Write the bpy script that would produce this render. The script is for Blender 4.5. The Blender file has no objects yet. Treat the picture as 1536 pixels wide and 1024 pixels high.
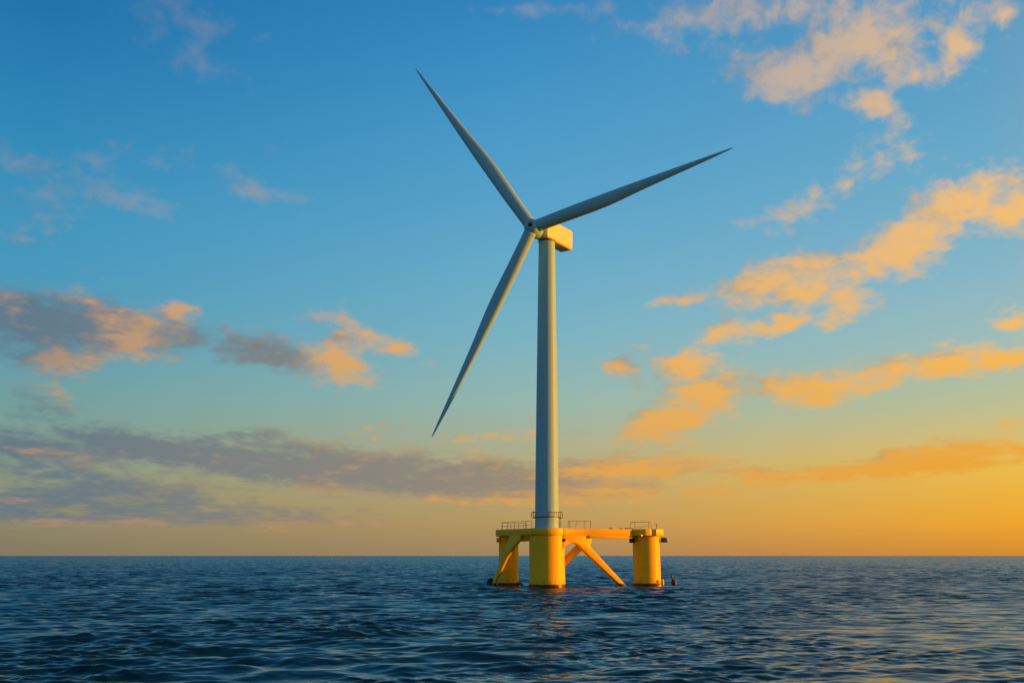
import bpy, math, random
import numpy as np
from mathutils import Vector, Matrix

S = bpy.context.scene
COL = S.collection
R = math.radians
random.seed(7)

# ------------------------------------------------------------------ camera
CAM = Vector((0.0, 0.0, 9.2))
PITCH = math.atan(321.0 / 1493.0)
cd = bpy.data.cameras.new("camera")
cam = bpy.data.objects.new("camera", cd)
COL.objects.link(cam)
cam.location = CAM
cam.rotation_euler = (math.pi / 2 + PITCH, 0, 0)
cd.sensor_fit = 'HORIZONTAL'
cd.sensor_width = 36.0
cd.lens = 36.0 * 1493.0 / 1536.0
cd.clip_start = 0.5
cd.clip_end = 200000
S.camera = cam
S.view_settings.view_transform = 'Standard'
S.view_settings.look = 'None'
S.view_settings.exposure = 0.75
S.view_settings.gamma = 1.0

# ------------------------------------------------------------------ sun
SUN_AZ, SUN_EL = 90.0, 7.0          # clockwise from the view direction (+Y)
ld = bpy.data.lights.new("sun", 'SUN')
ld.energy = 5.0
ld.angle = R(0.6)
ld.color = (1.0, 0.28, 0.013)
sun = bpy.data.objects.new("sun", ld)
COL.objects.link(sun)
sd = Vector((math.sin(R(SUN_AZ)) * math.cos(R(SUN_EL)), math.cos(R(SUN_AZ)) * math.cos(R(SUN_EL)), math.sin(R(SUN_EL))))
sun.rotation_euler = sd.to_track_quat('Z', 'Y').to_euler()
sun.location = (200, 300, 60)


def lin(c):
    return tuple((v / 255.0 / 12.92) if v / 255.0 <= 0.04045 else ((v / 255.0 + 0.055) / 1.055) ** 2.4 for v in c)


# ------------------------------------------------------------------ world: dusk sky and clouds by direction
world = bpy.data.worlds.new("World")
S.world = world
world.use_nodes = True


class NG:
    """small helper for wiring node trees"""
    def __init__(self, tree):
        self.t = tree

    def n(self, kind, **kw):
        nd = self.t.nodes.new(kind)
        for k, v in kw.items():
            setattr(nd, k, v)
        return nd

    def put(self, sock, v):
        if hasattr(v, 'is_linked') or isinstance(v, bpy.types.NodeSocket):
            self.t.links.new(v, sock)
        else:
            sock.default_value = v

    def math(self, op, a, b=None, c=None, clamp=False):
        nd = self.n('ShaderNodeMath', operation=op)
        nd.use_clamp = clamp
        for i, v in enumerate((a, b, c)):
            if v is not None:
                self.put(nd.inputs[i], v)
        return nd.outputs[0]

    def vec(self, op, a, b=None):
        nd = self.n('ShaderNodeVectorMath', operation=op)
        self.put(nd.inputs[0], a)
        if b is not None:
            self.put(nd.inputs[1], b)
        return nd.outputs['Value'] if op in ('LENGTH', 'DOT_PRODUCT') else nd.outputs[0]

    def comb(self, x, y, z):
        nd = self.n('ShaderNodeCombineXYZ')
        for i, v in enumerate((x, y, z)):
            self.put(nd.inputs[i], v)
        return nd.outputs[0]

    def sep(self, v):
        nd = self.n('ShaderNodeSeparateXYZ')
        self.put(nd.inputs[0], v)
        return nd.outputs

    def noise(self, v, scale, detail=2.0, rough=0.5, dist=0.0, color=False):
        nd = self.n('ShaderNodeTexNoise')
        self.put(nd.inputs['Vector'], v)
        nd.inputs['Scale'].default_value = scale
        nd.inputs['Detail'].default_value = detail
        nd.inputs['Roughness'].default_value = rough
        nd.inputs['Distortion'].default_value = dist
        return nd.outputs['Color' if color else 'Fac']

    def ramp(self, fac, stops, interp='LINEAR'):
        nd = self.n('ShaderNodeValToRGB')
        cr = nd.color_ramp
        cr.interpolation = interp
        while len(cr.elements) < len(stops):
            cr.elements.new(0.5)
        for e, (p, c) in zip(cr.elements, stops):
            e.position = p
            e.color = (*c, 1.0)
        self.put(nd.inputs[0], fac)
        return nd.outputs[0]

    def mix(self, fac, a, b, blend='MIX'):
        nd = self.n('ShaderNodeMix', data_type='RGBA', blend_type=blend)
        self.put(nd.inputs[0], fac)
        self.put(nd.inputs[6], a if not isinstance(a, tuple) else (*a, 1.0))
        self.put(nd.inputs[7], b if not isinstance(b, tuple) else (*b, 1.0))
        return nd.outputs[2]

    def smooth(self, v, lo, hi, a=0.0, b=1.0):
        nd = self.n('ShaderNodeMapRange', interpolation_type='SMOOTHSTEP')
        self.put(nd.inputs[0], v)
        for i, q in enumerate((lo, hi, a, b)):
            nd.inputs[i + 1].default_value = q
        return nd.outputs[0]


# cloud banks: azimuth and elevation of the middle, half extents (degrees), slant, strength
CLOUDS = [
    (-25.97,11.98,5.10,2.00,-4,1.25), (-21.65,11.91,4.76,1.64,-3,1.25), (-25.47,10.08,4.14,0.83,-8,0.85),
    (-18.89,13.32,1.42,0.51,3,0.8), (-14.12,11.11,4.97,1.19,-6,1.05), (-10.16,10.63,2.35,1.36,-10,1),
    (-9.28,12.62,2.68,0.83,-22,0.7), (-6.55,11.56,2.13,0.46,-18,0.6), (-25.87,7.51,2.35,0.34,-9,0.3),
    (-22.61,7.14,2.80,0.32,-4,0.8), (-26.13,8.57,1.72,0.27,-6,0.5), (-25.83,5.35,4.66,0.85,-5,1),
    (-20.84,5.77,5.70,1.06,-5,1.05), (-16.32,5.27,7.05,1.16,-6,1.05), (-9.39,4.82,7.81,1.49,-3,1.05),
    (-2.97,4.27,7.22,1.28,-2,1), (4.27,4.64,7.59,1.02,5,1), (8.05,5.02,3.56,0.45,3,0.8),
    (0.46,3.45,11.40,0.68,0,0.75), (-7.87,3.87,7.47,0.52,-4,0.8), (-22.33,3.68,6.19,0.56,-3,1),
    (-25.13,2.85,5.29,0.44,0,0.95), (-18.25,2.82,4.79,0.43,2,0.6), (-20.88,1.97,13.86,0.52,0,0.85),
    (-12.93,1.84,8.61,0.33,0,0.5), (-26.06,19.62,3.94,0.81,-12,0.75), (-22.59,19.06,2.76,0.63,-12,0.5),
    (-26.51,17.55,3.23,0.48,3,0.4), (-15.67,20.11,2.07,0.72,-15,0.75), (-13.44,19.78,1.53,0.59,0,0.5),
    (-14.95,22.67,1.15,0.43,0,0.35), (-20.92,28.83,4.06,0.86,-6,0.6), (-18.84,26.46,2.24,0.75,-5,0.55),
    (-22.04,26.90,1.23,0.40,0,0.4), (-15.49,28.16,0.70,0.51,30,0.5), (-15.32,25.60,0.70,0.42,0,0.4),
    (-26.34,15.77,1.93,0.31,-8,0.45), (-21.90,21.27,3.87,0.56,5,0.3), (-12.72,13.05,0.75,0.26,0,0.4),
    (11.74,29.68,5.26,1.37,5,0.8), (16.92,29.55,6.19,1.07,0,0.8), (20.95,27.52,4.76,1.83,10,0.9),
    (17.45,26.30,4.55,1.17,-8,1.05), (14.00,25.73,1.88,0.49,-12,1.05), (16.77,24.80,2.09,0.70,-5,1.05),
    (21.30,23.93,1.58,0.62,0,0.8), (22.75,23.30,0.84,0.31,10,0.6), (23.50,25.58,2.98,0.87,-12,0.75),
    (26.04,26.39,1.56,0.78,-30,0.85), (28.36,27.28,1.80,1.01,0,0.7), (26.35,24.46,1.50,0.30,5,0.4),
    (0.71,28.98,0.92,0.25,0,0.35), (1.35,30.71,4.23,0.41,0,0.35), (22.22,21.29,2.63,0.83,-5,0.5),
    (19.81,20.36,2.52,0.99,30,0.52), (16.77,19.13,2.78,0.80,20,0.5), (25.90,18.33,3.93,1.50,12,0.9),
    (27.60,17.39,2.38,1.15,10,0.95), (22.14,16.27,4.30,1.63,14,1.1), (16.73,15.58,5.48,1.10,10,1),
    (11.05,14.63,3.82,0.49,5,0.9), (16.27,14.03,4.02,0.92,0,0.8), (19.65,13.52,1.93,0.43,8,0.7),
    (12.48,12.68,1.58,0.49,3,1.05), (15.43,12.34,2.27,0.52,0,0.7), (18.08,12.43,1.28,0.33,-5,0.75),
    (25.81,12.94,1.76,0.28,2,0.6), (27.48,11.83,1.43,0.55,-5,0.85), (25.15,15.71,1.48,0.28,8,0.6),
    (6.50,10.88,1.62,0.61,18,1), (10.20,10.70,2.72,0.91,8,1.05), (11.57,9.04,2.91,1.20,14,1),
    (8.88,7.52,3.58,1.05,17,1), (7.91,6.60,2.26,0.45,-6,0.7), (4.23,9.42,1.39,0.34,-6,0.8),
    (7.42,9.45,1.53,0.46,-10,0.4), (17.06,9.30,4.98,0.81,0,0.95), (19.88,9.40,4.13,1.01,14,0.95),
    (24.14,10.01,2.93,1.05,8,1), (27.01,9.88,1.86,0.68,12,0.95), (19.60,10.40,1.56,0.25,0,0.7),
    (17.18,8.38,1.77,0.33,5,0.8), (16.40,4.36,4.57,0.43,6,1), (20.22,4.69,6.06,0.64,7,1.05),
    (24.82,4.98,5.99,0.65,7,1.05), (21.10,5.33,1.83,0.25,8,0.7), (26.23,6.60,1.30,0.27,10,0.5),
    (23.46,5.91,0.84,0.17,0,0.5), (12.06,3.56,3.27,0.26,3,0.5), (12.85,4.72,1.63,0.22,0,0.4),
    (-7.40,7.17,2.20,0.34,4,0.6), (-1.46,6.55,4.61,0.34,3,0.45), (-11.85,6.19,2.28,0.33,-3,0.7),
    (-14.25,6.64,1.37,0.26,0,0.55), (-1.84,5.56,2.30,0.26,-3,0.55), (-4.90,5.84,2.28,0.23,0,0.5),
    (-23.22,2.76,7.05,0.34,-2,0.6), (5.01,3.51,4.53,0.30,4,0.55),
]
SHADY = [
    (-26.55,11.30,4.09,1.55,-4,1), (-25.77,9.81,4.12,0.62,-8,0.7), (-15.21,10.98,3.46,1.18,-6,1.1),
    (-25.99,5.41,4.65,1.02,-5,1), (-19.13,5.62,7.88,1.57,-5,1.3), (-12.71,4.91,8.73,1.18,-5,1.15),
    (-6.00,4.33,9.05,1.20,-4,1), (-0.30,3.83,6.47,0.60,0,0.4), (-22.30,3.37,10.42,1.25,-3,1.2),
    (-19.87,1.77,18.71,1.19,0,1.1), (-24.91,7.43,2.86,0.48,-5,0.7), (-23.95,11.26,5.90,1.54,-4,0.55),
    (-21.94,7.07,2.66,0.32,-3,1), (-25.97,8.58,2.20,0.41,0,1), (-26.51,17.55,3.88,0.61,0,0.8),
    (-14.25,6.64,1.81,0.37,0,0.8), (-26.34,15.77,2.57,0.41,0,0.7),
]


AZR, ELR, NROW, EXPO = 36.0, 34.0, 42, 1.4


def bank_rows(items):
    """cloud strength sampled along rows of equal elevation: largest of (1 - distance) * strength over slanted ellipses"""
    rows = ELR * (np.arange(NROW) / (NROW - 1.0)) ** EXPO
    azs = np.linspace(-AZR, AZR, 193)
    A, E = np.meshgrid(azs, rows)
    acc = np.full(A.shape, -1.0)
    for (a, e, hw, hh, tilt, wt) in items:
        c_, s_ = math.cos(R(tilt)), math.sin(R(tilt))
        u = ((A - a) * c_ + (E - e) * s_) / hw
        v = (-(A - a) * s_ + (E - e) * c_) / hh
        q = wt * (1 - np.sqrt(u * u + v * v))
        acc = np.maximum(acc, q) + 0.05 * np.exp(-((acc - q) / 0.12) ** 2)
    edge = np.clip((AZR - np.abs(A)) / 3.0, 0, 1) * np.clip((ELR - E) / 1.5, 0, 1)
    acc = np.clip(acc, -0.8, 1.2)
    return azs, acc * edge - 0.3 * (1 - edge)


def field(g, p, items):
    azs, rows = bank_rows(items)
    x, y, _ = g.sep(p)[0:3]
    u = g.math('MULTIPLY_ADD', x, 0.5 / AZR, 0.5, clamp=True)
    v = g.math('MULTIPLY', g.math('POWER', g.math('DIVIDE', y, ELR, clamp=True), 1.0 / EXPO), NROW - 1.0)
    uc, vv = g.comb(u, u, u), g.comb(v, v, v)
    acc = None
    for i in range(0, NROW, 3):
        cv = g.n('ShaderNodeRGBCurve')
        for ch in range(3):
            crv = cv.mapping.curves[ch]
            ys = np.clip((rows[i + ch] + 1) / 2.4, 0, 1)
            keep = [0]
            for q in range(1, len(azs) - 1):
                if abs(ys[q + 1] - 2 * ys[q] + ys[q - 1]) > 0.002 or q - keep[-1] > 12:
                    keep.append(q)
            for q in keep[1:]:
                crv.points.new(q / (len(azs) - 1.0), ys[q])
            crv.points[0].location = (0, ys[0])
            crv.points[len(crv.points) - 1].location = (1, ys[-1])
            for pt in crv.points:
                pt.handle_type = 'VECTOR'
        cv.mapping.update()
        g.put(cv.inputs['Color'], uc)
        hat = g.vec('MAXIMUM', g.vec('SUBTRACT', (1, 1, 1), g.vec('ABSOLUTE', g.vec('SUBTRACT', vv, (i, i + 1, i + 2)))), (0, 0, 0))
        q = g.vec('DOT_PRODUCT', cv.outputs[0], hat)
        acc = q if acc is None else g.math('ADD', acc, q)
    return g.math('MULTIPLY_ADD', acc, 2.4, -1.0)


grp = bpy.data.node_groups.new("cloud_field", 'ShaderNodeTree')
grp.interface.new_socket("P", in_out='INPUT', socket_type='NodeSocketVector')
grp.interface.new_socket("Density", in_out='OUTPUT', socket_type='NodeSocketFloat')
gg = NG(grp)
gi = gg.n('NodeGroupInput')
go = gg.n('NodeGroupOutput')
P0 = gi.outputs[0]
wv = gg.vec('MULTIPLY', P0, (0.22, 0.5, 0.0))
w1 = gg.vec('SUBTRACT', gg.noise(wv, 1.0, 3.0, 0.55, color=True), (0.5, 0.5, 0.5))
Pw = gg.vec('ADD', P0, gg.vec('MULTIPLY', w1, (2.6, 0.8, 0.0)))
fd = field(gg, Pw, CLOUDS)
ax_, ey_, _z = gg.sep(P0)[0:3]
ly = gg.math('LOGARITHM', gg.math('ADD', gg.math('MAXIMUM', ey_, 0.0), 4.0), math.e)
PL = gg.comb(gg.math('MULTIPLY', ax_, 0.33), gg.math('MULTIPLY', ly, 9.5), 0.0)
puff = gg.noise(PL, 1.0, 7.0, 0.56, 0.35)
fl = gg.noise(gg.vec('MULTIPLY', PL, (2.8, 3.2, 1.0)), 1.0, 5.0, 0.58, 0.3)
dn = gg.math('MULTIPLY_ADD', gg.math('SUBTRACT', puff, 0.42), 1.35, fd)
dn = gg.math('MULTIPLY_ADD', gg.math('SUBTRACT', fl, 0.5), 1.15, dn)
gg.put(go.inputs[0], dn)

w = NG(world.node_tree)
world.node_tree.nodes.clear()
tc = w.n('ShaderNodeTexCoord')
d = w.vec('NORMALIZE', tc.outputs['Generated'])
dx, dy, dz = w.sep(d)[0:3]
az = w.math('MULTIPLY', w.math('ARCTAN2', dx, dy), 180 / math.pi)
el = w.math('MULTIPLY', w.math('ARCSINE', dz), 180 / math.pi)
hl = w.math('SQRT', w.math('ADD', w.math('MULTIPLY', dx, dx), w.math('MULTIPLY_ADD', dy, dy, 1e-6)))
tow = w.math('DIVIDE', w.math('ADD', w.math('MULTIPLY', dx, math.sin(R(SUN_AZ - 5))), w.math('MULTIPLY', dy, math.cos(R(SUN_AZ - 5)))), hl)
ef = w.math('DIVIDE', el, 45.0, clamp=True)


def col(stops):
    return [(e / 45.0, lin(c)) for e, c in stops]


far = w.ramp(ef, col([(0, (132, 124, 100)), (2, (142, 136, 108)), (4.4, (138, 152, 128)), (7.8, (112, 160, 160)), (11.2, (90, 158, 180)), (14.6, (68, 154, 192)), (18, (56, 150, 194)), (21, (44, 142, 190)), (24.5, (34, 130, 184)), (28, (22, 118, 176)), (45, (20, 100, 160))]))
mid = w.ramp(ef, col([(0, (166, 136, 98)), (2, (186, 154, 98)), (5, (184, 172, 126)), (8.8, (150, 186, 178)), (12.6, (122, 182, 200)), (16.4, (105, 175, 206)), (20.2, (88, 166, 207)), (24, (74, 158, 206)), (27.6, (60, 148, 202)), (31, (48, 136, 194)), (45, (30, 110, 172))]))
near = w.ramp(ef, col([(0, (220, 140, 46)), (1.7, (246, 168, 34)), (4.4, (242, 190, 64)), (7.8, (192, 194, 148)), (11.2, (160, 192, 190)), (14.6, (136, 186, 204)), (18, (118, 178, 206)), (21.2, (104, 172, 206)), (24.5, (94, 164, 204)), (28, (86, 158, 200)), (45, (50, 122, 178))]))
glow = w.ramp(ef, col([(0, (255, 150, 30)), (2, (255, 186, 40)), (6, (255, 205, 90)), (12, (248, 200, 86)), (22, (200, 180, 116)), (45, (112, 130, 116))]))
f1 = w.n('ShaderNodeMapRange'); w.put(f1.inputs[0], tow)
f1.inputs[1].default_value = -0.37; f1.inputs[2].default_value = 0.087
f2 = w.n('ShaderNodeMapRange'); w.put(f2.inputs[0], tow)
f2.inputs[1].default_value = 0.087; f2.inputs[2].default_value = 0.53
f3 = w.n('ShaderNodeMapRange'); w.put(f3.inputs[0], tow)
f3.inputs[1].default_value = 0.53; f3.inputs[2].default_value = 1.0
sky = w.mix(f1.outputs[0], far, mid)
sky = w.mix(f2.outputs[0], sky, near)
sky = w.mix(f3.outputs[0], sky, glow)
nish = w.n('ShaderNodeTexSky', sky_type='NISHITA')
nish.sun_disc = False
nish.sun_elevation = R(SUN_EL)
nish.sun_rotation = R(SUN_AZ)
sky = w.mix(0.10, sky, w.vec('MULTIPLY', nish.outputs[0], (0.1, 0.1, 0.1)))

# unseen sky behind the viewer shaped as fill light, warm low down; dim blue overhead
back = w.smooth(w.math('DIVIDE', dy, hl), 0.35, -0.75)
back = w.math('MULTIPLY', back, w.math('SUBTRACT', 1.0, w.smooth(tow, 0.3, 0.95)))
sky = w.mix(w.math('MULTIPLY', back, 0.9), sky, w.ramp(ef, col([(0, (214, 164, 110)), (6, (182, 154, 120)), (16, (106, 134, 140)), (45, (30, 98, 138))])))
sky = w.mix(w.smooth(el, 36, 70), sky, lin((22, 84, 136)))

P = w.comb(az, el, 0.0)
ga = w.n('ShaderNodeGroup'); ga.node_tree = grp
w.put(ga.inputs[0], P)
gb = w.n('ShaderNodeGroup'); gb.node_tree = grp
w.put(gb.inputs[0], w.vec('ADD', P, (3.4, -0.5, 0.0)))
D1, D2 = ga.outputs[0], gb.outputs[0]
alpha = w.smooth(w.math('MULTIPLY', D1, w.smooth(el, 6.0, 11.0, 1.2, 1.0)), -0.05, 0.82)
alpha = w.math('MULTIPLY', alpha, w.math('SUBTRACT', 1.0, w.math('MULTIPLY', w.math('MULTIPLY', w.smooth(el, 13.5, 19), 0.66), w.math('SUBTRACT', 1.0, f2.outputs[0]))))
side = w.math('MULTIPLY_ADD', w.math('SUBTRACT', D1, D2), 0.62, 0.46, clamp=True)
dk = w.smooth(field(w, P, SHADY), -0.75, 0.75)
thick = w.smooth(D1, 0.5, 1.5)
lit = w.math('SUBTRACT', side, w.math('MULTIPLY', dk, 0.62))
lit = w.math('ADD', lit, w.math('MULTIPLY', f2.outputs[0], 0.22), clamp=True)
elc = w.math('DIVIDE', el, 32.0, clamp=True)
# sunlit colour of the clouds: peach away from the sun, gold near it, paler high up
cl_far = w.ramp(elc, [(0, lin((205, 152, 88))), (0.4, lin((210, 156, 106))), (1, lin((122, 136, 158)))])
cl_mid = w.ramp(elc, [(0, lin((222, 160, 76))), (0.4, lin((232, 174, 98))), (1, lin((176, 166, 164)))])
cl_near = w.ramp(elc, [(0, lin((226, 152, 44))), (0.15, lin((236, 164, 54))), (0.35, lin((255, 186, 74))), (0.65, lin((250, 194, 112))), (1, lin((216, 184, 154)))])
cl = w.mix(f2.outputs[0], w.mix(f1.outputs[0], cl_far, cl_mid), cl_near)
sh = w.mix(f2.outputs[0], w.mix(f1.outputs[0], lin((96, 118, 134)), lin((146, 134, 120))), lin((196, 158, 104)))
cloud = w.mix(w.smooth(lit, -0.05, 0.85), sh, cl)
sky = w.mix(w.math('MULTIPLY', alpha, 0.9), sky, cloud)
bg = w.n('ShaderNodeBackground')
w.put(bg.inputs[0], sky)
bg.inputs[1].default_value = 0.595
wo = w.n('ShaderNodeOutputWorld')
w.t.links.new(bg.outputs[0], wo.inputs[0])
world.cycles.sampling_method = 'MANUAL'
world.cycles.sample_map_resolution = 512


# ------------------------------------------------------------------ object helpers
def tag(o, label=None, cat=None, group=None, kind=None):
    if label:
        o['label'] = label
    if cat:
        o['category'] = cat
    if group:
        o['group'] = group
    if kind:
        o['kind'] = kind
    return o


def thing(name, loc, label, cat):
    o = bpy.data.objects.new(name, None)
    o.empty_display_size = 1
    COL.objects.link(o)
    o.location = loc
    return tag(o, label, cat)


class MB:
    """collects geometry in world metres; build() links it as one mesh"""
    def __init__(self):
        self.v, self.f = [], []

    def ring_loft(self, rings, cap=True, closed=True):
        b = len(self.v)
        n = len(rings[0])
        for r in rings:
            self.v += [tuple(p) for p in r]
        for i in range(len(rings) - 1):
            for j in range(n if closed else n - 1):
                k = (j + 1) % n
                self.f.append((b + i * n + j, b + i * n + k, b + (i + 1) * n + k, b + (i + 1) * n + j))
        if cap:
            self.f.append(tuple(b + j for j in reversed(range(n))))
            self.f.append(tuple(b + (len(rings) - 1) * n + j for j in range(n)))
        return self

    def lathe(self, prof, c=(0, 0, 0), n=64, M=None):
        """prof: (radius, height) pairs about the z axis of M, placed at c"""
        rings = []
        for r, z in prof:
            ring = []
            for j in range(n):
                a = 2 * math.pi * j / n
                p = Vector((max(r, 1e-4) * math.cos(a), max(r, 1e-4) * math.sin(a), z))
                if M is not None:
                    p = M @ p
                ring.append(p + Vector(c))
            rings.append(ring)
        return self.ring_loft(rings)

    def tube(self, pts, r, n=10):
        pts = [Vector(p) for p in pts]
        rings = []
        up = None
        for i, p in enumerate(pts):
            t = (pts[min(i + 1, len(pts) - 1)] - pts[max(i - 1, 0)]).normalized()
            if up is None:
                up = Vector((0, 0, 1)) if abs(t.z) < 0.9 else Vector((1, 0, 0))
            s = t.cross(up).normalized()
            u = s.cross(t).normalized()
            up = u
            rings.append([p + s * (r * math.cos(2 * math.pi * j / n)) + u * (r * math.sin(2 * math.pi * j / n)) for j in range(n)])
        return self.ring_loft(rings)

    def prism(self, poly, off):
        """polygon of 3-D points pushed along off"""
        off = Vector(off)
        b = len(self.v)
        n = len(poly)
        self.v += [tuple(Vector(p)) for p in poly] + [tuple(Vector(p) + off) for p in poly]
        self.f.append(tuple(range(b, b + n)))
        self.f.append(tuple(b + n + j for j in reversed(range(n))))
        for j in range(n):
            k = (j + 1) % n
            self.f.append((b + j, b + n + j, b + n + k, b + k))
        return self

    def box(self, c, sx, sy, sz, rz=0.0):
        M = Matrix.Rotation(rz, 3, 'Z')
        q = [M @ Vector((x * sx / 2, y * sy / 2, -sz / 2)) + Vector(c) for x, y in ((-1, -1), (1, -1), (1, 1), (-1, 1))]
        return self.prism(q, (0, 0, sz))

    def build(self, name, mat, parent=None, base=None, bevel=0.0, sharp=35, segs=2):
        base = Vector(base if base is not None else (0, 0, 0))
        me = bpy.data.meshes.new(name)
        me.from_pydata([tuple(Vector(p) - base) for p in self.v], [], self.f)
        import bmesh
        bm = bmesh.new()
        bm.from_mesh(me)
        bmesh.ops.recalc_face_normals(bm, faces=bm.faces)
        if bevel > 0:
            ed = [e for e in bm.edges if len(e.link_faces) == 2 and e.calc_face_angle(0) > R(30)]
            bmesh.ops.bevel(bm, geom=ed, offset=bevel, segments=segs, affect='EDGES', profile=0.5)
        bm.to_mesh(me)
        bm.free()
        me.shade_smooth()
        me.set_sharp_from_angle(angle=R(sharp))
        me.materials.append(mat)
        o = bpy.data.objects.new(name, me)
        COL.objects.link(o)
        if parent is not None:
            o.parent = parent
        return o


# ------------------------------------------------------------------ materials
def material(name):
    m = bpy.data.materials.new(name)
    m.use_nodes = True
    g = NG(m.node_tree)
    b = m.node_tree.nodes['Principled BSDF']
    return m, g, b


def painted(name, base, dirt, rough=0.38, weed=None, streak=0.35, scale=1.0, bump=0.04, spec=0.35):
    m, g, b = material(name)
    pos = g.n('ShaderNodeNewGeometry').outputs['Position']
    big = g.noise(pos, 0.22 * scale, 4, 0.6)
    st = g.noise(g.vec('MULTIPLY', pos, (1.6, 1.6, 0.10)), 1.0 * scale, 5, 0.6)
    fine = g.noise(pos, 3.0 * scale, 4, 0.6)
    k = g.math('MULTIPLY', g.smooth(g.math('MULTIPLY_ADD', big, 0.5, g.math('MULTIPLY', st, 0.6)), 0.50, 0.75), streak)
    c = g.mix(k, lin(base) if max(base) > 1 else base, dirt)
    c = g.mix(g.math('MULTIPLY', g.smooth(fine, 0.45, 0.7), 0.12), c, dirt)
    rg = g.math('MULTIPLY_ADD', fine, 0.2, rough - 0.1)
    if weed is not None:
        z = g.sep(pos)[2]
        seam = g.smooth(g.math('ABSOLUTE', g.math('SUBTRACT', g.math('FRACT', g.math('DIVIDE', z, 3.1)), 0.5)), 0.0, 0.018, 0.35, 0.0)
        c = g.mix(seam, c, (0.30, 0.17, 0.01))
        zz = g.math('ADD', z, g.math('MULTIPLY', g.math('SUBTRACT', g.noise(g.vec('MULTIPLY', pos, (1, 1, 0.4)), 1.1, 5, 0.65), 0.5), 0.5))
        wet = g.math('SUBTRACT', 1.0, g.smooth(zz, weed * 0.75, weed * 1.25))
        c = g.mix(wet, c, (0.012, 0.013, 0.010))
        rg = g.math('MULTIPLY_ADD', wet, -0.1, rg)
        rust = g.math('MULTIPLY', g.math('SUBTRACT', 1.0, g.smooth(zz, weed, weed + 2.0)), g.smooth(st, 0.4, 0.66))
        c = g.mix(g.math('MULTIPLY', rust, 0.35), c, (0.16, 0.07, 0.012))
    g.put(b.inputs['Base Color'], c)
    g.put(b.inputs['Roughness'], rg)
    b.inputs['Specular IOR Level'].default_value = spec
    if bump <= 0:
        return m
    bp = g.n('ShaderNodeBump')
    bp.inputs['Strength'].default_value = bump
    bp.inputs['Distance'].default_value = 0.05
    g.put(bp.inputs['Height'], fine)
    g.put(b.inputs['Normal'], bp.outputs[0])
    return m


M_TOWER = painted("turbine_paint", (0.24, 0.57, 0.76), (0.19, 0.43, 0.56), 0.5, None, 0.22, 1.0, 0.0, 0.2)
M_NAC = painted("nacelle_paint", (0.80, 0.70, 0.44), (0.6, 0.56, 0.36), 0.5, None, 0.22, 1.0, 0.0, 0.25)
M_YEL = painted("yellow_paint", (0.86, 0.58, 0.004), (0.55, 0.34, 0.008), 0.48, 0.95, 0.22)
M_DECK = painted("yellow_deck_paint", (0.84, 0.57, 0.006), (0.5, 0.31, 0.01), 0.45, None, 0.35)
M_RAIL = painted("weathered_steel", (0.11, 0.085, 0.06), (0.06, 0.04, 0.025), 0.5, None, 0.5)
M_DARK = painted("dark_rubber", (0.020, 0.018, 0.018), (0.05, 0.03, 0.02), 0.6, None, 0.4)
M_BOX = painted("brown_cabinet", (0.15, 0.10, 0.06), (0.07, 0.045, 0.03), 0.5, None, 0.4)
M_BUOY = painted("buoy_skin", (0.035, 0.03, 0.026), (0.09, 0.05, 0.03), 0.5, None, 0.7, 2.0)
M_LAMP, _g, _b = material("lamp_glass")
_b.inputs['Base Color'].default_value = (0.9, 0.9, 0.85, 1)
_b.inputs['Emission Color'].default_value = (1, 0.93, 0.82, 1)
_b.inputs['Emission Strength'].default_value = 1.6

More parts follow.
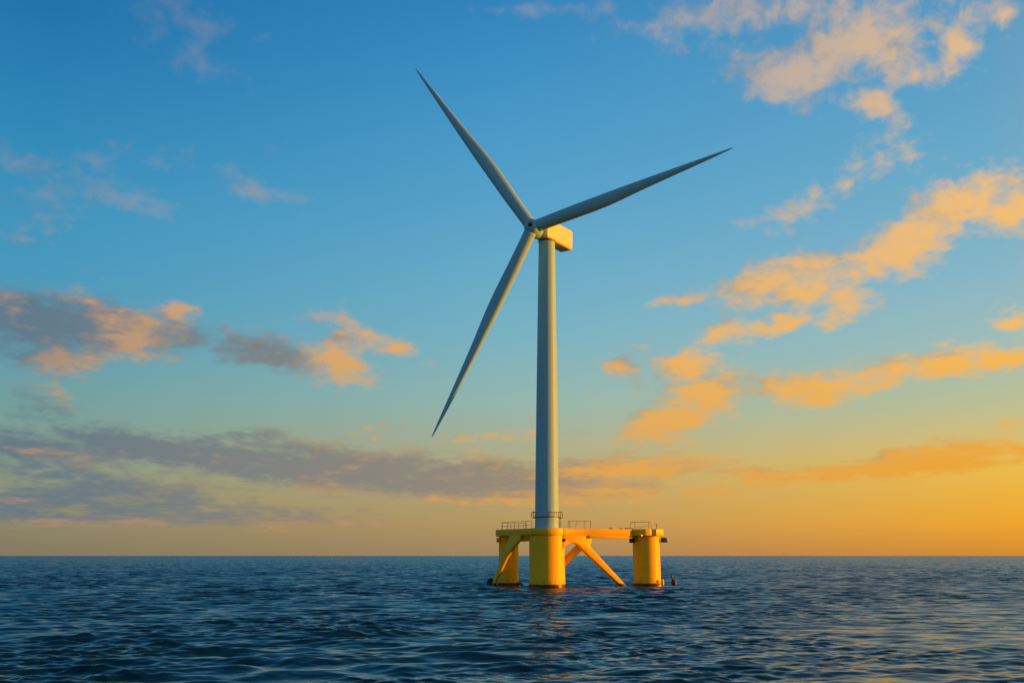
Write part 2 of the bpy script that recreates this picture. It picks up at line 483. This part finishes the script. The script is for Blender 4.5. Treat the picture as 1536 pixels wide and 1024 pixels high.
# ------------------------------------------------------------------ sea
def make_sea():
    deg = np.concatenate([np.arange(-38, 38, 0.07), np.arange(38, 322, 2.0)])
    th = np.radians(deg).astype(np.float64)
    nth = len(th)
    r = [6.0]
    while r[-1] < 70:
        r.append(r[-1] + 0.8)
    while r[-1] < 2600:
        r.append(r[-1] * 1.0023)
    while r[-1] < 90000:
        r.append(r[-1] * 1.05)
    r = np.array(r)
    nr = len(r)
    dr = np.gradient(r)
    X0 = np.outer(r, np.sin(th)).ravel()
    Y0 = np.outer(r, np.cos(th)).ravel()
    cell = np.repeat(np.maximum(dr, r * R(0.07)), nth)
    rng = np.random.RandomState(11)
    N = 170
    lam = np.exp(rng.uniform(np.log(0.7), np.log(11.5), N))
    lam[:5] = (27, 17, 14, 21, 11)
    k = 2 * np.pi / lam
    # wind waves run towards the viewer, slightly across
    sp = np.where(lam > 6, 0.33, 0.5)
    ang = R(-90 + 10) + rng.normal(0, 1, N) * sp
    slope = 0.0225 * np.where(lam > 14, 0.5, 1.0) * np.where((lam > 4) & (lam < 12), 0.85, 1.0) * np.where(lam < 2.2, 1.2, 1.0) * rng.uniform(0.6, 1.3, N)
    amp = slope / k
    ph = rng.uniform(0, 2 * np.pi, N)
    X = X0.copy(); Y = Y0.copy(); Z = np.zeros_like(X0)
    CH = 120000
    for s in range(0, len(X0), CH):
        e = min(s + CH, len(X0))
        x, y, c = X0[s:e], Y0[s:e], cell[s:e]
        # gusts: patches of rougher and smoother water
        gust = 1 + 0.28 * np.sin(x * 0.021 + y * 0.013 + 1.1) * np.sin(y * 0.017 - x * 0.008) + 0.15 * np.sin(x * 0.05 - y * 0.031)
        calm = np.clip(0.85 + 0.55 * np.sin(x * 0.083 + 0.9 * np.sin(y * 0.05) + 0.4) * np.sin(y * 0.061 - x * 0.021 + 1.7) + 0.4 * np.sin(x * 0.19 - y * 0.11 + 2.0 * np.sin(x * 0.037)) * np.sin(y * 0.17 + 0.6), 0.2, 1.9) * gust
        for i in range(N):
            wgt = np.clip((lam[i] / c - 2.0) / 2.5, 0, 1)
            if not wgt.any():
                continue
            p = k[i] * (np.cos(ang[i]) * x + np.sin(ang[i]) * y) + ph[i]
            a = amp[i] * wgt * (gust if lam[i] > 3.5 else calm)
            Z[s:e] += a * np.cos(p)
            q = a * 0.6 * np.sin(p)
            X[s:e] -= q * np.cos(ang[i])
            Y[s:e] -= q * np.sin(ang[i])
    v = np.stack([X, Y, Z], 1)
    i, j = np.meshgrid(np.arange(nr - 1), np.arange(nth), indexing='ij')
    j2 = (j + 1) % nth
    quads = np.stack([i * nth + j, i * nth + j2, (i + 1) * nth + j2, (i + 1) * nth + j], -1).reshape(-1, 4)
    quads = quads[:, ::-1]
    me = bpy.data.meshes.new("sea")
    me.vertices.add(len(v))
    me.vertices.foreach_set("co", v.astype(np.float32).ravel())
    me.loops.add(quads.size)
    me.loops.foreach_set("vertex_index", quads.astype(np.int32).ravel())
    me.polygons.add(len(quads))
    me.polygons.foreach_set("loop_start", np.arange(0, quads.size, 4, dtype=np.int32))
    me.polygons.foreach_set("use_smooth", np.ones(len(quads), dtype=bool))
    # how much wave is too small for the mesh at each vertex: it goes into the fine chop of the material
    lost = np.zeros_like(X0)
    for q in range(N):
        wgt = np.clip((lam[q] / cell - 2.0) / 2.5, 0, 1)
        lost += slope[q] ** 2 * (1 - wgt ** 2) / 2
    at = me.attributes.new("chop", 'FLOAT', 'POINT')
    at.data.foreach_set("value", np.sqrt(lost).astype(np.float32))
    me.update(calc_edges=True)
    me.validate()
    o = bpy.data.objects.new("sea", me)
    COL.objects.link(o)
    tag(o, kind='structure')

    m, g, b = material("sea_water")
    pos = g.n('ShaderNodeNewGeometry').outputs['Position']
    nrm = g.n('ShaderNodeNewGeometry').outputs['Normal']
    chop = g.n('ShaderNodeAttribute', attribute_name="chop").outputs['Fac']
    a = g.vec('SUBTRACT', g.noise(g.vec('MULTIPLY', pos, (0.45, 1.5, 1.0)), 1.5, 5, 0.66, 0.2, color=True), (0.5, 0.5, 0.5))
    c2 = g.vec('SUBTRACT', g.noise(g.vec('MULTIPLY', pos, (0.16, 0.5, 0.3)), 1.0, 2, 0.55, 0.0, color=True), (0.5, 0.5, 0.5))
    patch = g.noise(g.vec('MULTIPLY', pos, (0.035, 0.075, 0.0)), 1.0, 4, 0.6)
    patch = g.smooth(patch, 0.32, 0.68)
    ka = g.math('MULTIPLY', g.math('MULTIPLY_ADD', chop, 1.2, 0.22), g.math('MULTIPLY_ADD', patch, 1.2, 0.3))
    kc = g.math('MULTIPLY', chop, 3.2)
    sv = g.vec('ADD', g.vec('MULTIPLY', a, g.comb(g.math('MULTIPLY', ka, 0.55), ka, 0.0)), g.vec('MULTIPLY', c2, g.comb(g.math('MULTIPLY', kc, 0.55), kc, 0.0)))
    # the steep wave faces look towards the wind side
    lean = g.comb(0.0, g.math('MULTIPLY', chop, LEAN), 0.0)
    nn = g.vec('NORMALIZE', g.vec('ADD', g.vec('ADD', nrm, sv), lean))
    g.put(b.inputs['Normal'], nn)
    b.inputs['Base Color'].default_value = (0.0025, 0.026, 0.038, 1)
    b.inputs['Specular IOR Level'].default_value = 0.35
    b.inputs['Roughness'].default_value = 0.10
    b.inputs['IOR'].default_value = 1.33
    me.materials.append(m)
    return o


LEAN = -0.85
make_sea()

# ------------------------------------------------------------------ floating platform
AX = Vector((10.45, 305.0, 0.0))           # main column
RC = Vector((42.0, 318.0, 0.0))            # right column
LC = Vector((-1.05, 321.0, 0.0))           # left column
plat = thing("floating_platform", AX, "yellow steel floating platform on three columns standing in the sea under the turbine tower", "platform")


def column(c, prof, label=None):
    o = MB().lathe(prof, c, 96).build("column", M_YEL, plat, AX)
    if label:
        o['label'] = label
    return o


ZD, ZU = 17.2, 15.15                       # deck top, deck underside
main_col = column(AX, [(5.5, -6), (5.46, 0.0), (5.36, 3), (5.28, 8), (5.26, ZU + 0.05)], "thick main column under the tower")
MB().lathe([(5.40, ZU - 0.12), (5.40, ZU + 0.02), (5.66, ZU + 0.06), (5.70, ZU + 0.14), (5.70, ZD - 0.16), (5.64, ZD - 0.04), (5.5, ZD + 0.02), (3.0, ZD + 0.03)], AX, 96).build("collar", M_DECK, main_col, AX)
MB().lathe([(3.98, ZD), (4.0, ZD + 0.12), (3.98, ZD + 0.16), (3.0, ZD + 0.2)], AX, 64).build("tower_flange", M_TOWER, main_col, AX)
right_col = column(RC, [(4.22, -6), (4.22, 0.2), (4.18, ZU + 0.05)], "right hand column with a wide base skirt")
MB().lathe([(4.3, -1.5), (5.2, -1.5), (5.25, -1.3), (5.25, 0.85), (5.15, 1.0), (4.2, 1.12)], RC, 72).build("skirt", M_YEL, right_col, AX)
left_col = column(LC, [(3.1, -6), (3.1, 0.2), (3.08, ZU + 0.05)], "slim left hand column behind a slanting brace")
MB().lathe([(3.2, -1.5), (3.7, -1.5), (3.72, -1.3), (3.72, 0.9), (3.6, 1.1), (3.05, 1.2)], LC, 72).build("skirt", M_YEL, left_col, AX)


def slab(name, poly, z0, z1, mat=None, parent=plat, bevel=0.08, label=None):
    o = MB().prism([(x, y, z0) for x, y in poly], (0, 0, z1 - z0)).build(name, mat or M_DECK, parent, AX, bevel)
    if label:
        o['label'] = label
    return o


# right hand deck beam, its recessed bay, and the faceted deck over the right column
slab("deck_beam", [(15.4, 302.0), (16.6, 302.9), (22.9, 306.0), (24.1, 306.3), (36.6, 311.9), (38.6, 318.6), (22.5, 313.2), (14.2, 309.5)], ZU, ZD - 0.02, label="right hand deck beam with a recessed bay")
slab("deck_head", [(36.3, 314.6), (41.05, 311.75), (42.6, 312.3), (43.4, 313.6), (44.6, 313.1), (47.2, 315.9), (47.4, 320.5), (44.6, 323.6), (39.2, 323.6), (36.3, 320.4)], ZU + 0.1, ZD + 0.03, label="faceted deck over the right hand column")
slab("deck_flange", [(23.4, 305.75), (36.8, 312.2), (37.4, 315.0), (36.2, 315.0), (22.8, 308.4)], ZU - 0.75, ZU + 0.02, bevel=0.05)
slab("deck_beam", [(6.0, 301.2), (-3.4, 315.6), (-3.6, 320.0), (2.2, 323.2), (9.2, 310.6)], ZU, ZD - 0.01, label="left hand deck beam")
MB().lathe([(4.0, ZU - 0.02), (4.1, ZU + 0.08), (4.1, ZD - 0.12), (4.0, ZD - 0.02), (0.1, ZD - 0.02)], LC + Vector((0, -1.2, 0)), 64).build("deck_head", M_DECK, plat, AX)


# braces
def on_line(x, p, q):
    return p[1] + (q[1] - p[1]) * (x - p[0]) / (q[0] - p[0])


RB0, RB1 = (15.8, 302.6), (34.5, 311.7)


def rb(x, z):
    return (x, on_line(x, RB0, RB1), z)


thick = Vector((-0.46, 0.89, 0)) * 1.5
arch = [rb(15.3, ZU + 0.01), rb(24.3, ZU + 0.01), rb(24.0, 13.2), rb(23.55, 12.2), rb(24.0, 11.5)]
arch += [rb(34.9, 0.2), rb(40.2, -5.0), rb(38.0, -5.0), rb(33.3, 0.2)]
arch += [rb(20.9, 11.35), rb(20.35, 12.0), rb(19.7, 12.5), rb(18.9, 12.85), rb(18.0, 12.95), rb(17.1, 12.8), rb(16.3, 12.35), rb(15.7, 11.7), rb(15.2, 11.0)]
MB().prism(arch, thick).build("brace", M_YEL, plat, AX, 0.10)['label'] = "long brace with an arched gusset slanting down to the water on the right"


def strut(p, q, w0, w1, t, mb=None):
    """tapering flat-sided strut from p to q"""
    p, q = Vector(p), Vector(q)
    ax = (q - p).normalized()
    s = ax.cross(Vector((0, 1, 0))).normalized()
    u = ax.cross(s).normalized()
    r = []
    for c, wd in ((p, w0), (q, w1)):
        r.append([c + s * (wd / 2 * a) + u * (t / 2 * b) for a, b in ((-1, -1), (1, -1), (1, 1), (-1, 1))])
    return (mb or MB()).ring_loft(r)


strut((21.3, 306.9, 12.6), (6.0, 312.0, -2.0), 2.3, 2.2, 1.4).build("brace", M_YEL, plat, AX, 0.10)
# left brace: a wedge that widens into the deck
lt = Vector((0.80, 0.55, 0)).normalized() * 0.9
LB0, LB1 = (-5.4, 315.6), (5.0, 303.2)


def lb(x, z):
    return (x, on_line(x, LB0, LB1), z)


wedge = [lb(-0.7, ZU + 0.01), lb(2.2, ZU + 0.01), lb(2.35, 13.9), lb(1.6, 13.0), lb(0.1, 11.4), lb(-1.9, 8.2), lb(-5.2, 1.2), lb(-7.4, -3.5), lb(-8.3, -3.5), lb(-6.15, 0.9), lb(-5.5, 3.0), lb(-3.1, 8.6)]
MB().prism(wedge, lt).build("brace", M_YEL, plat, AX, 0.09)['label'] = "slanting brace in front of the left hand column"
gs = [lb(1.6, ZU + 0.01), lb(5.4, ZU + 0.01), lb(5.3, 14.6), lb(4.9, 13.9), lb(4.2, 13.5), lb(3.2, 13.4), lb(2.2, 13.5)]
gs = [(x, y + 2.2, z) for x, y, z in gs]
MB().prism(gs, lt * 1.2).build("gusset", M_YEL, plat, AX, 0.09)


# railings: posts, top rail and knee rail are one welded frame each
def railing(pts, h, posts, r=0.055, knee=True, hooks=False):
    mb = MB()
    P_ = [Vector(p) for p in pts]
    top = [p + Vector((0, 0, h)) for p in P_]
    mb.tube(top, r)
    if knee:
        mb.tube([p + Vector((0, 0, h * 0.48)) for p in P_], r * 0.75)
    seg = [(P_[i + 1] - P_[i]).length for i in range(len(P_) - 1)]
    tot = sum(seg)
    for t in posts:
        dd = t * tot
        i = 0
        while i < len(seg) - 1 and dd > seg[i]:
            dd -= seg[i]
            i += 1
        p = P_[i].lerp(P_[i + 1], min(dd / seg[i], 1))
        mb.tube([p, p + Vector((0, 0, h))], r * 1.15)
    return mb


a = railing([(-3.0, 315.9, ZD), (5.9, 302.6, ZD)], 2.15, (0, 0.18, 0.42, 0.8, 1.0), 0.06)
a.build("railing", M_RAIL, plat, AX)
a = railing([(-3.2, 319.5, ZD), (1.6, 322.2, ZD), (4.6, 318.0, ZD)], 2.1, (0, 0.3, 0.6, 0.85, 1.0), 0.05)
a.build("railing", M_RAIL, plat, AX)
a = railing([(16.9, 303.9, ZD), (24.0, 307.4, ZD)], 2.25, (0, 0.07, 0.70, 0.98), 0.065, knee=False)
a.tube([(19.1, 305.0, ZD), (19.6, 305.3, ZD + 2.2)], 0.05)
a.build("railing", M_RAIL, plat, AX)
mb = MB()
hoop = [(36.75, 314.6, ZD)] + [(36.75 + 0.75 * (1 - math.cos(t)), 314.55 - 0.3 * (1 - math.cos(t)), ZD + 1.3 + 0.9 * math.sin(t)) for t in np.linspace(0, math.pi / 2, 7)]
hoop += [(42.9, 312.7, ZD + 2.2), (43.1, 313.0, ZD)]
mb.tube(hoop, 0.075)
for x, y in ((38.1, 313.9), (42.3, 312.9)):
    mb.tube([(x, y, ZD), (x, y, ZD + 2.2)], 0.06)
mb.tube([(38.1, 313.9, ZD + 0.75), (40.4, 313.2, ZD + 0.7), (41.4, 313.0, ZD + 1.15), (41.9, 312.9, ZD + 0.95)], 0.05)
mb.build("railing", M_RAIL, plat, AX)
mb = MB().tube([(44.9, 313.9, ZD), (44.9, 313.9, ZD + 1.45), (44.75, 313.8, ZD + 1.7), (44.3, 313.6, ZD + 1.75)], 0.10)
mb.build("vent_pipe", M_RAIL, plat, AX)
for x, y, s in ((30.0, 309.4, 0.30), (33.2, 311.2, 0.26), (35.1, 312.2, 0.34), (36.6, 313.6, 0.30)):
    q = MB().lathe([(s * 0.55, 0), (s * 0.55, s * 0.7), (s, s * 0.85), (s, s * 1.15), (s * 0.6, s * 1.3)], (x, y, ZD - 0.03), 20)
    q.lathe([(s * 0.55, 0), (s * 0.55, s * 0.7), (s, s * 0.85), (s, s * 1.15), (s * 0.6, s * 1.3)], (x + s * 2.0, y + s, ZD - 0.03), 20)
    q.box((x + s, y + s * 0.5, ZD), s * 4, s * 1.4, 0.1, R(27))
    q.build("bollard", M_RAIL, plat, AX)

MB().box((37.25, 315.2, 13.9), 1.5, 1.6, 1.55).build("equipment_box", M_DARK, plat, AX, 0.05)
MB().prism([(46.4, 316.3, 13.25), (48.5, 316.3, 13.25), (48.2, 316.3, 14.75), (46.6, 316.3, 14.75)], (0, 1.6, 0)).build("equipment_box", M_BOX, plat, AX, 0.05)
MB().box((-4.35, 319.6, 14.0), 1.1, 1.4, 1.4).build("equipment_box", M_DECK, plat, AX, 0.05)
MB().lathe([(0.5, 0), (0.52, 0.25), (0.4, 0.4), (0.2, 0.42)], (15.55, 302.6, 13.75), 24, Matrix.Rotation(R(90), 3, 'X') @ Matrix.Rotation(R(-28), 3, 'Y')).build("porthole", M_DARK, plat, AX)
MB().lathe([(0.02, -0.13), (0.09, -0.09), (0.13, 0), (0.09, 0.09), (0.02, 0.13)], (40.0, 312.25, 15.25), 16).build("marker_lamp", M_LAMP, plat, AX)
MB().lathe([(0.3, -0.3), (0.42, 0.0), (0.42, 1.3), (0.3, 1.5), (0.05, 1.55)], (46.3, 314.9, 0.6), 24).build("bollard", M_DECK, plat, AX)
q = MB().tube([(1.2, 317.9, 0.5), (1.9, 318.1, 0.85), (2.7, 318.6, 0.8), (3.1, 319.3, 0.4)], 0.42, 14)
q.build("fender", M_BOX, plat, AX)
# mooring lines slung between the left column and the main column
for k_, (dz_, ry) in enumerate(((0.9, 0.0), (0.55, 0.7))):
    pts = [(2.4 + 3.2 * t, 318.0 - 11.5 * t + ry, dz_ - 1.5 * (4 * t * (1 - t)) * 0.45) for t in np.linspace(0, 1, 14)]
    MB().tube(pts, 0.09, 8).build("mooring_line", M_DARK, plat, AX)

# ------------------------------------------------------------------ wind turbine
TB = Vector((10.5, 305.0, ZD))
turb = thing("wind_turbine", TB, "tall white three-bladed wind turbine standing on the yellow platform", "wind turbine")
TT = Vector((11.15, 305.0, 107.4))
prof = []
for i in range(41):
    t = i / 40.0
    r_ = 3.62 + (2.58 - 3.62) * (0.55 * t + 0.45 * t ** 1.4)
    prof.append((t, r_))
rings = []
for t, r_ in prof:
    c = TB.lerp(TT, t)
    rings.append([c + Vector((r_ * math.cos(2 * math.pi * j / 96), r_ * math.sin(2 * math.pi * j / 96), 0)) for j in range(96)])
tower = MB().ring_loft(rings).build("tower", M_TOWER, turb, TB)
for t in (0.27, 0.53, 0.78):
    c = TB.lerp(TT, t)
    r_ = np.interp(t, [p[0] for p in prof], [p[1] for p in prof])
    MB().lathe([(r_ - 0.05, -0.06), (r_ + 0.012, -0.05), (r_ + 0.012, 0.05), (r_ - 0.05, 0.06)], c, 96).build("flange_seam", M_TOWER, tower, TB)
# service ring round the tower foot with handrail, side brackets and ladder
zr = ZD + 3.35
MB().lathe([(3.5, zr), (4.05, zr), (4.05, zr + 0.16), (3.5, zr + 0.16)], (TB.x, TB.y, 0), 72).build("service_ring", M_RAIL, tower, TB)
mb = MB()
cir = lambda a, r_, z: (TB.x + r_ * math.sin(R(a)), TB.y - r_ * math.cos(R(a)), z)
mb.tube([cir(a, 4.15, zr + 1.35 + 0.1 * math.sin(a * 0.2)) for a in np.linspace(2, 92, 24)], 0.07)
for a_ in (4, 30, 55, 78, 92):
    mb.tube([cir(a_, 4.12, zr), cir(a_, 4.15, zr + 1.35)], 0.06)
mb.build("handrail", M_RAIL, tower, TB)
mb = MB().tube([cir(a, 4.15, zr + 1.3) for a in np.linspace(-95, -55, 10)], 0.06)
for a_ in (-95, -75, -55):
    mb.tube([cir(a_, 4.12, zr), cir(a_, 4.15, zr + 1.3)], 0.06)
mb.build("handrail", M_RAIL, tower, TB)
for sx in (-1, 1):
    x0 = TB.x + sx * 3.5
    x1 = TB.x + sx * 4.65
    mb = MB().tube([(x0, TB.y - 0.6, zr + 1.5), (x1 - sx * 0.25, TB.y - 0.8, zr + 1.5), (x1, TB.y - 0.8, zr + 1.25), (x1, TB.y - 0.8, zr - 0.25), (x0, TB.y - 0.6, zr - 0.25)], 0.11)
    mb.build("bracket", M_RAIL, tower, TB)
mb = MB()
for dx_ in (-0.22, 0.22):
    mb.tube([(TB.x + 3.95 + dx_, TB.y - 0.9, ZD), (TB.x + 3.95 + dx_, TB.y - 0.9, zr + 0.1)], 0.06)
for k_ in range(10):
    z_ = ZD + 0.3 + k_ * 0.32
    mb.tube([(TB.x + 3.73, TB.y - 0.9, z_), (TB.x + 4.17, TB.y - 0.9, z_)], 0.035, 6)
mb.build("ladder", M_RAIL, tower, TB)

# nacelle
PSN = R(36)
fwd = Vector((-math.sin(PSN), -math.cos(PSN), 0.0))
fwd = (fwd + Vector((0, 0, 0.05))).normalized()
sidev = Vector((math.cos(PSN), -math.sin(PSN), 0.0))
upv = sidev.cross(fwd) * -1
if upv.z < 0:
    upv = -upv
HUB = Vector((6.45, 298.3, 109.9))


def nsec(s, w_, zlo, zhi, ch):
    c = TT + fwd * s
    q = []
    for a_, b_ in ((-w_, zlo + ch), (-w_ + ch, zlo), (w_ - ch, zlo), (w_, zlo + ch), (w_, zhi - ch), (w_ - ch, zhi), (-w_ + ch, zhi), (-w_, zhi - ch)):
        q.append(c + sidev * a_ + upv * b_)
    return q


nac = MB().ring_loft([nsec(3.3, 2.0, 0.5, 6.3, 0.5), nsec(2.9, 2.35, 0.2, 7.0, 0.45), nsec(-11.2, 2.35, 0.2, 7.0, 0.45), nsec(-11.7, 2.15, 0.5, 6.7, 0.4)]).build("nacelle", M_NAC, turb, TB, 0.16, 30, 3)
MB().lathe([(2.6, -0.22), (2.74, -0.18), (2.74, 0.25), (2.6, 0.3)], TT, 64).build("yaw_bearing", M_RAIL, nac, TB)
c = TT + fwd * -1.0 + upv * 7.2
MB().box(c, 1.2, 1.6, 0.5, -PSN).build("roof_hatch", M_NAC, nac, TB, 0.05)

# rotor
PSR = R(20)
TLT = R(4)
nax = Vector((-math.sin(PSR) * math.cos(TLT), -math.cos(PSR) * math.cos(TLT), math.sin(TLT)))
ra = Vector((0, 0, 1)).cross(nax).normalized()
rbv = nax.cross(ra)
Mrot = Matrix((ra, rbv, nax)).transposed()
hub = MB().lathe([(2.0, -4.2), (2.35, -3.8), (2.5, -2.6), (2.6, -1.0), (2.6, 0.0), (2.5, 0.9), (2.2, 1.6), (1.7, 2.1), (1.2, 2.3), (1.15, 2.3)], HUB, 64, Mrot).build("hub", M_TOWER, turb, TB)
cap = MB().lathe([(1.45, 1.9), (1.42, 2.36), (1.25, 2.5), (1.0, 2.44), (0.9, 2.15), (0.5, 2.1), (0.02, 2.12)], HUB, 48, Mrot).build("nose_cap", M_TOWER, hub, TB)
MB().lathe([(0.88, 2.1), (0.88, 2.2), (0.7, 2.3), (0.02, 2.34)], HUB, 32, Mrot).build("nose_hatch", M_DARK, cap, TB)


def blade_mesh():
    ss = list(np.linspace(0, 0.97, 110)) + [.978, .985, .991, .996, 1.0]
    ch = lambda s: float(np.interp(s, [0, .1, .2, .3, .38, .45, .5, .6, .7, .8, .9, .97, .99, 1], [3.9, 4.05, 4.3, 4.4, 4.3, 3.95, 3.55, 2.9, 2.3, 1.72, 1.1, .6, .36, .10]))
    tk = lambda s: float(np.interp(s, [0, .1, .2, .3, .4, .5, .6, .8, 1], [3.9, 3.8, 3.6, 3.3, 3.0, 2.6, 2.1, 1.2, .08]))
    L = 70.0
    rings = []
    n = 72
    for s in ss:
        c_, t_ = ch(s), tk(s)
        k_ = min(1.0, max(0.0, (s - 0.05) / 0.35))
        tw = R(9) * (1 - s) - R(4)
        bend = 1.6 * s * s
        off = 0.28 * math.exp(-((s - 0.36) / 0.16) ** 2) - 0.2 * s
        ring = []
        for j in range(n):
            a_ = 2 * math.pi * j / n
            x = math.cos(a_)
            y = math.sin(a_)
            # round root fading to an aerofoil with a thin trailing edge at +x
            ya = y * (0.5 * (1 - x) * 0.35 + 0.7) if k_ > 0 else y
            y = y * (1 - k_) + ya * k_
            px_, py_ = -x * c_ / 2 - off, y * t_ / 2
            ring.append((px_ * math.cos(tw) - py_ * math.sin(tw), px_ * math.sin(tw) + py_ * math.cos(tw) + bend, 1.0 + s * (L - 1.0)))
        rings.append(ring)
    return MB().ring_loft(rings)


proto = blade_mesh().build("blade", M_TOWER, turb, (0, 0, 0), 0, 60)
coll = MB().lathe([(1.95, 2.2), (2.03, 2.3), (2.03, 2.75), (1.95, 2.85)], (0, 0, 0), 48).build("root_collar", M_TOWER, proto, (0, 0, 0))
for k_, (deg_, len_) in enumerate(((124.2, 76.7), (15.2, 65.3), (-115.2, 72.5))):
    if k_ == 0:
        bo = proto
    else:
        bo = proto.copy()
        COL.objects.link(bo)
        bo.parent = turb
        cc = coll.copy()
        COL.objects.link(cc)
        cc.parent = bo
    rad = (ra * math.cos(R(deg_)) + rbv * math.sin(R(deg_))).normalized()
    # span along rad, thickness along the rotor axis
    xx = nax.cross(rad).normalized()
    M = Matrix((xx, nax, rad)).transposed().to_4x4()
    M = Matrix.Translation(HUB - TB) @ M @ Matrix.Diagonal((1, 1, len_ / 70.0, 1))
    bo.matrix_basis = M

# ------------------------------------------------------------------ buoys
bp = Vector((52.3, 329.5, 0.0))
buoy = thing("mooring_buoy", bp, "small dark leaning buoy afloat to the right of the right hand column", "buoy")
tl = Matrix.Rotation(R(-14), 3, 'Y')
MB().lathe([(0.1, -1.6), (0.5, -1.2), (0.75, -0.4), (0.85, 0.5), (0.82, 1.1), (0.6, 1.7), (0.42, 1.95)], bp, 28, tl).build("float", M_BUOY, buoy, bp)
MB().lathe([(0.42, 1.9), (0.36, 2.1), (0.32, 2.7), (0.38, 2.8), (0.34, 3.15), (0.1, 3.3)], bp + Vector((-0.1, 0, 0)), 24, tl).build("top_mark", M_RAIL, buoy, bp)
bp2 = Vector((-6.6, 319.5, 0.0))
b2 = thing("fender_buoy", bp2, "black round fender buoy floating at the foot of the left brace", "buoy")
MB().lathe([(0.05, -1.2), (0.8, -1.0), (1.25, -0.2), (1.35, 0.8), (1.2, 1.6), (0.8, 2.1), (0.3, 2.3)], bp2, 32).build("float", M_DARK, b2, bp2)
MB().lathe([(0.3, 2.25), (0.28, 2.45), (0.15, 2.55)], bp2, 16).build("lifting_eye", M_RAIL, b2, bp2)
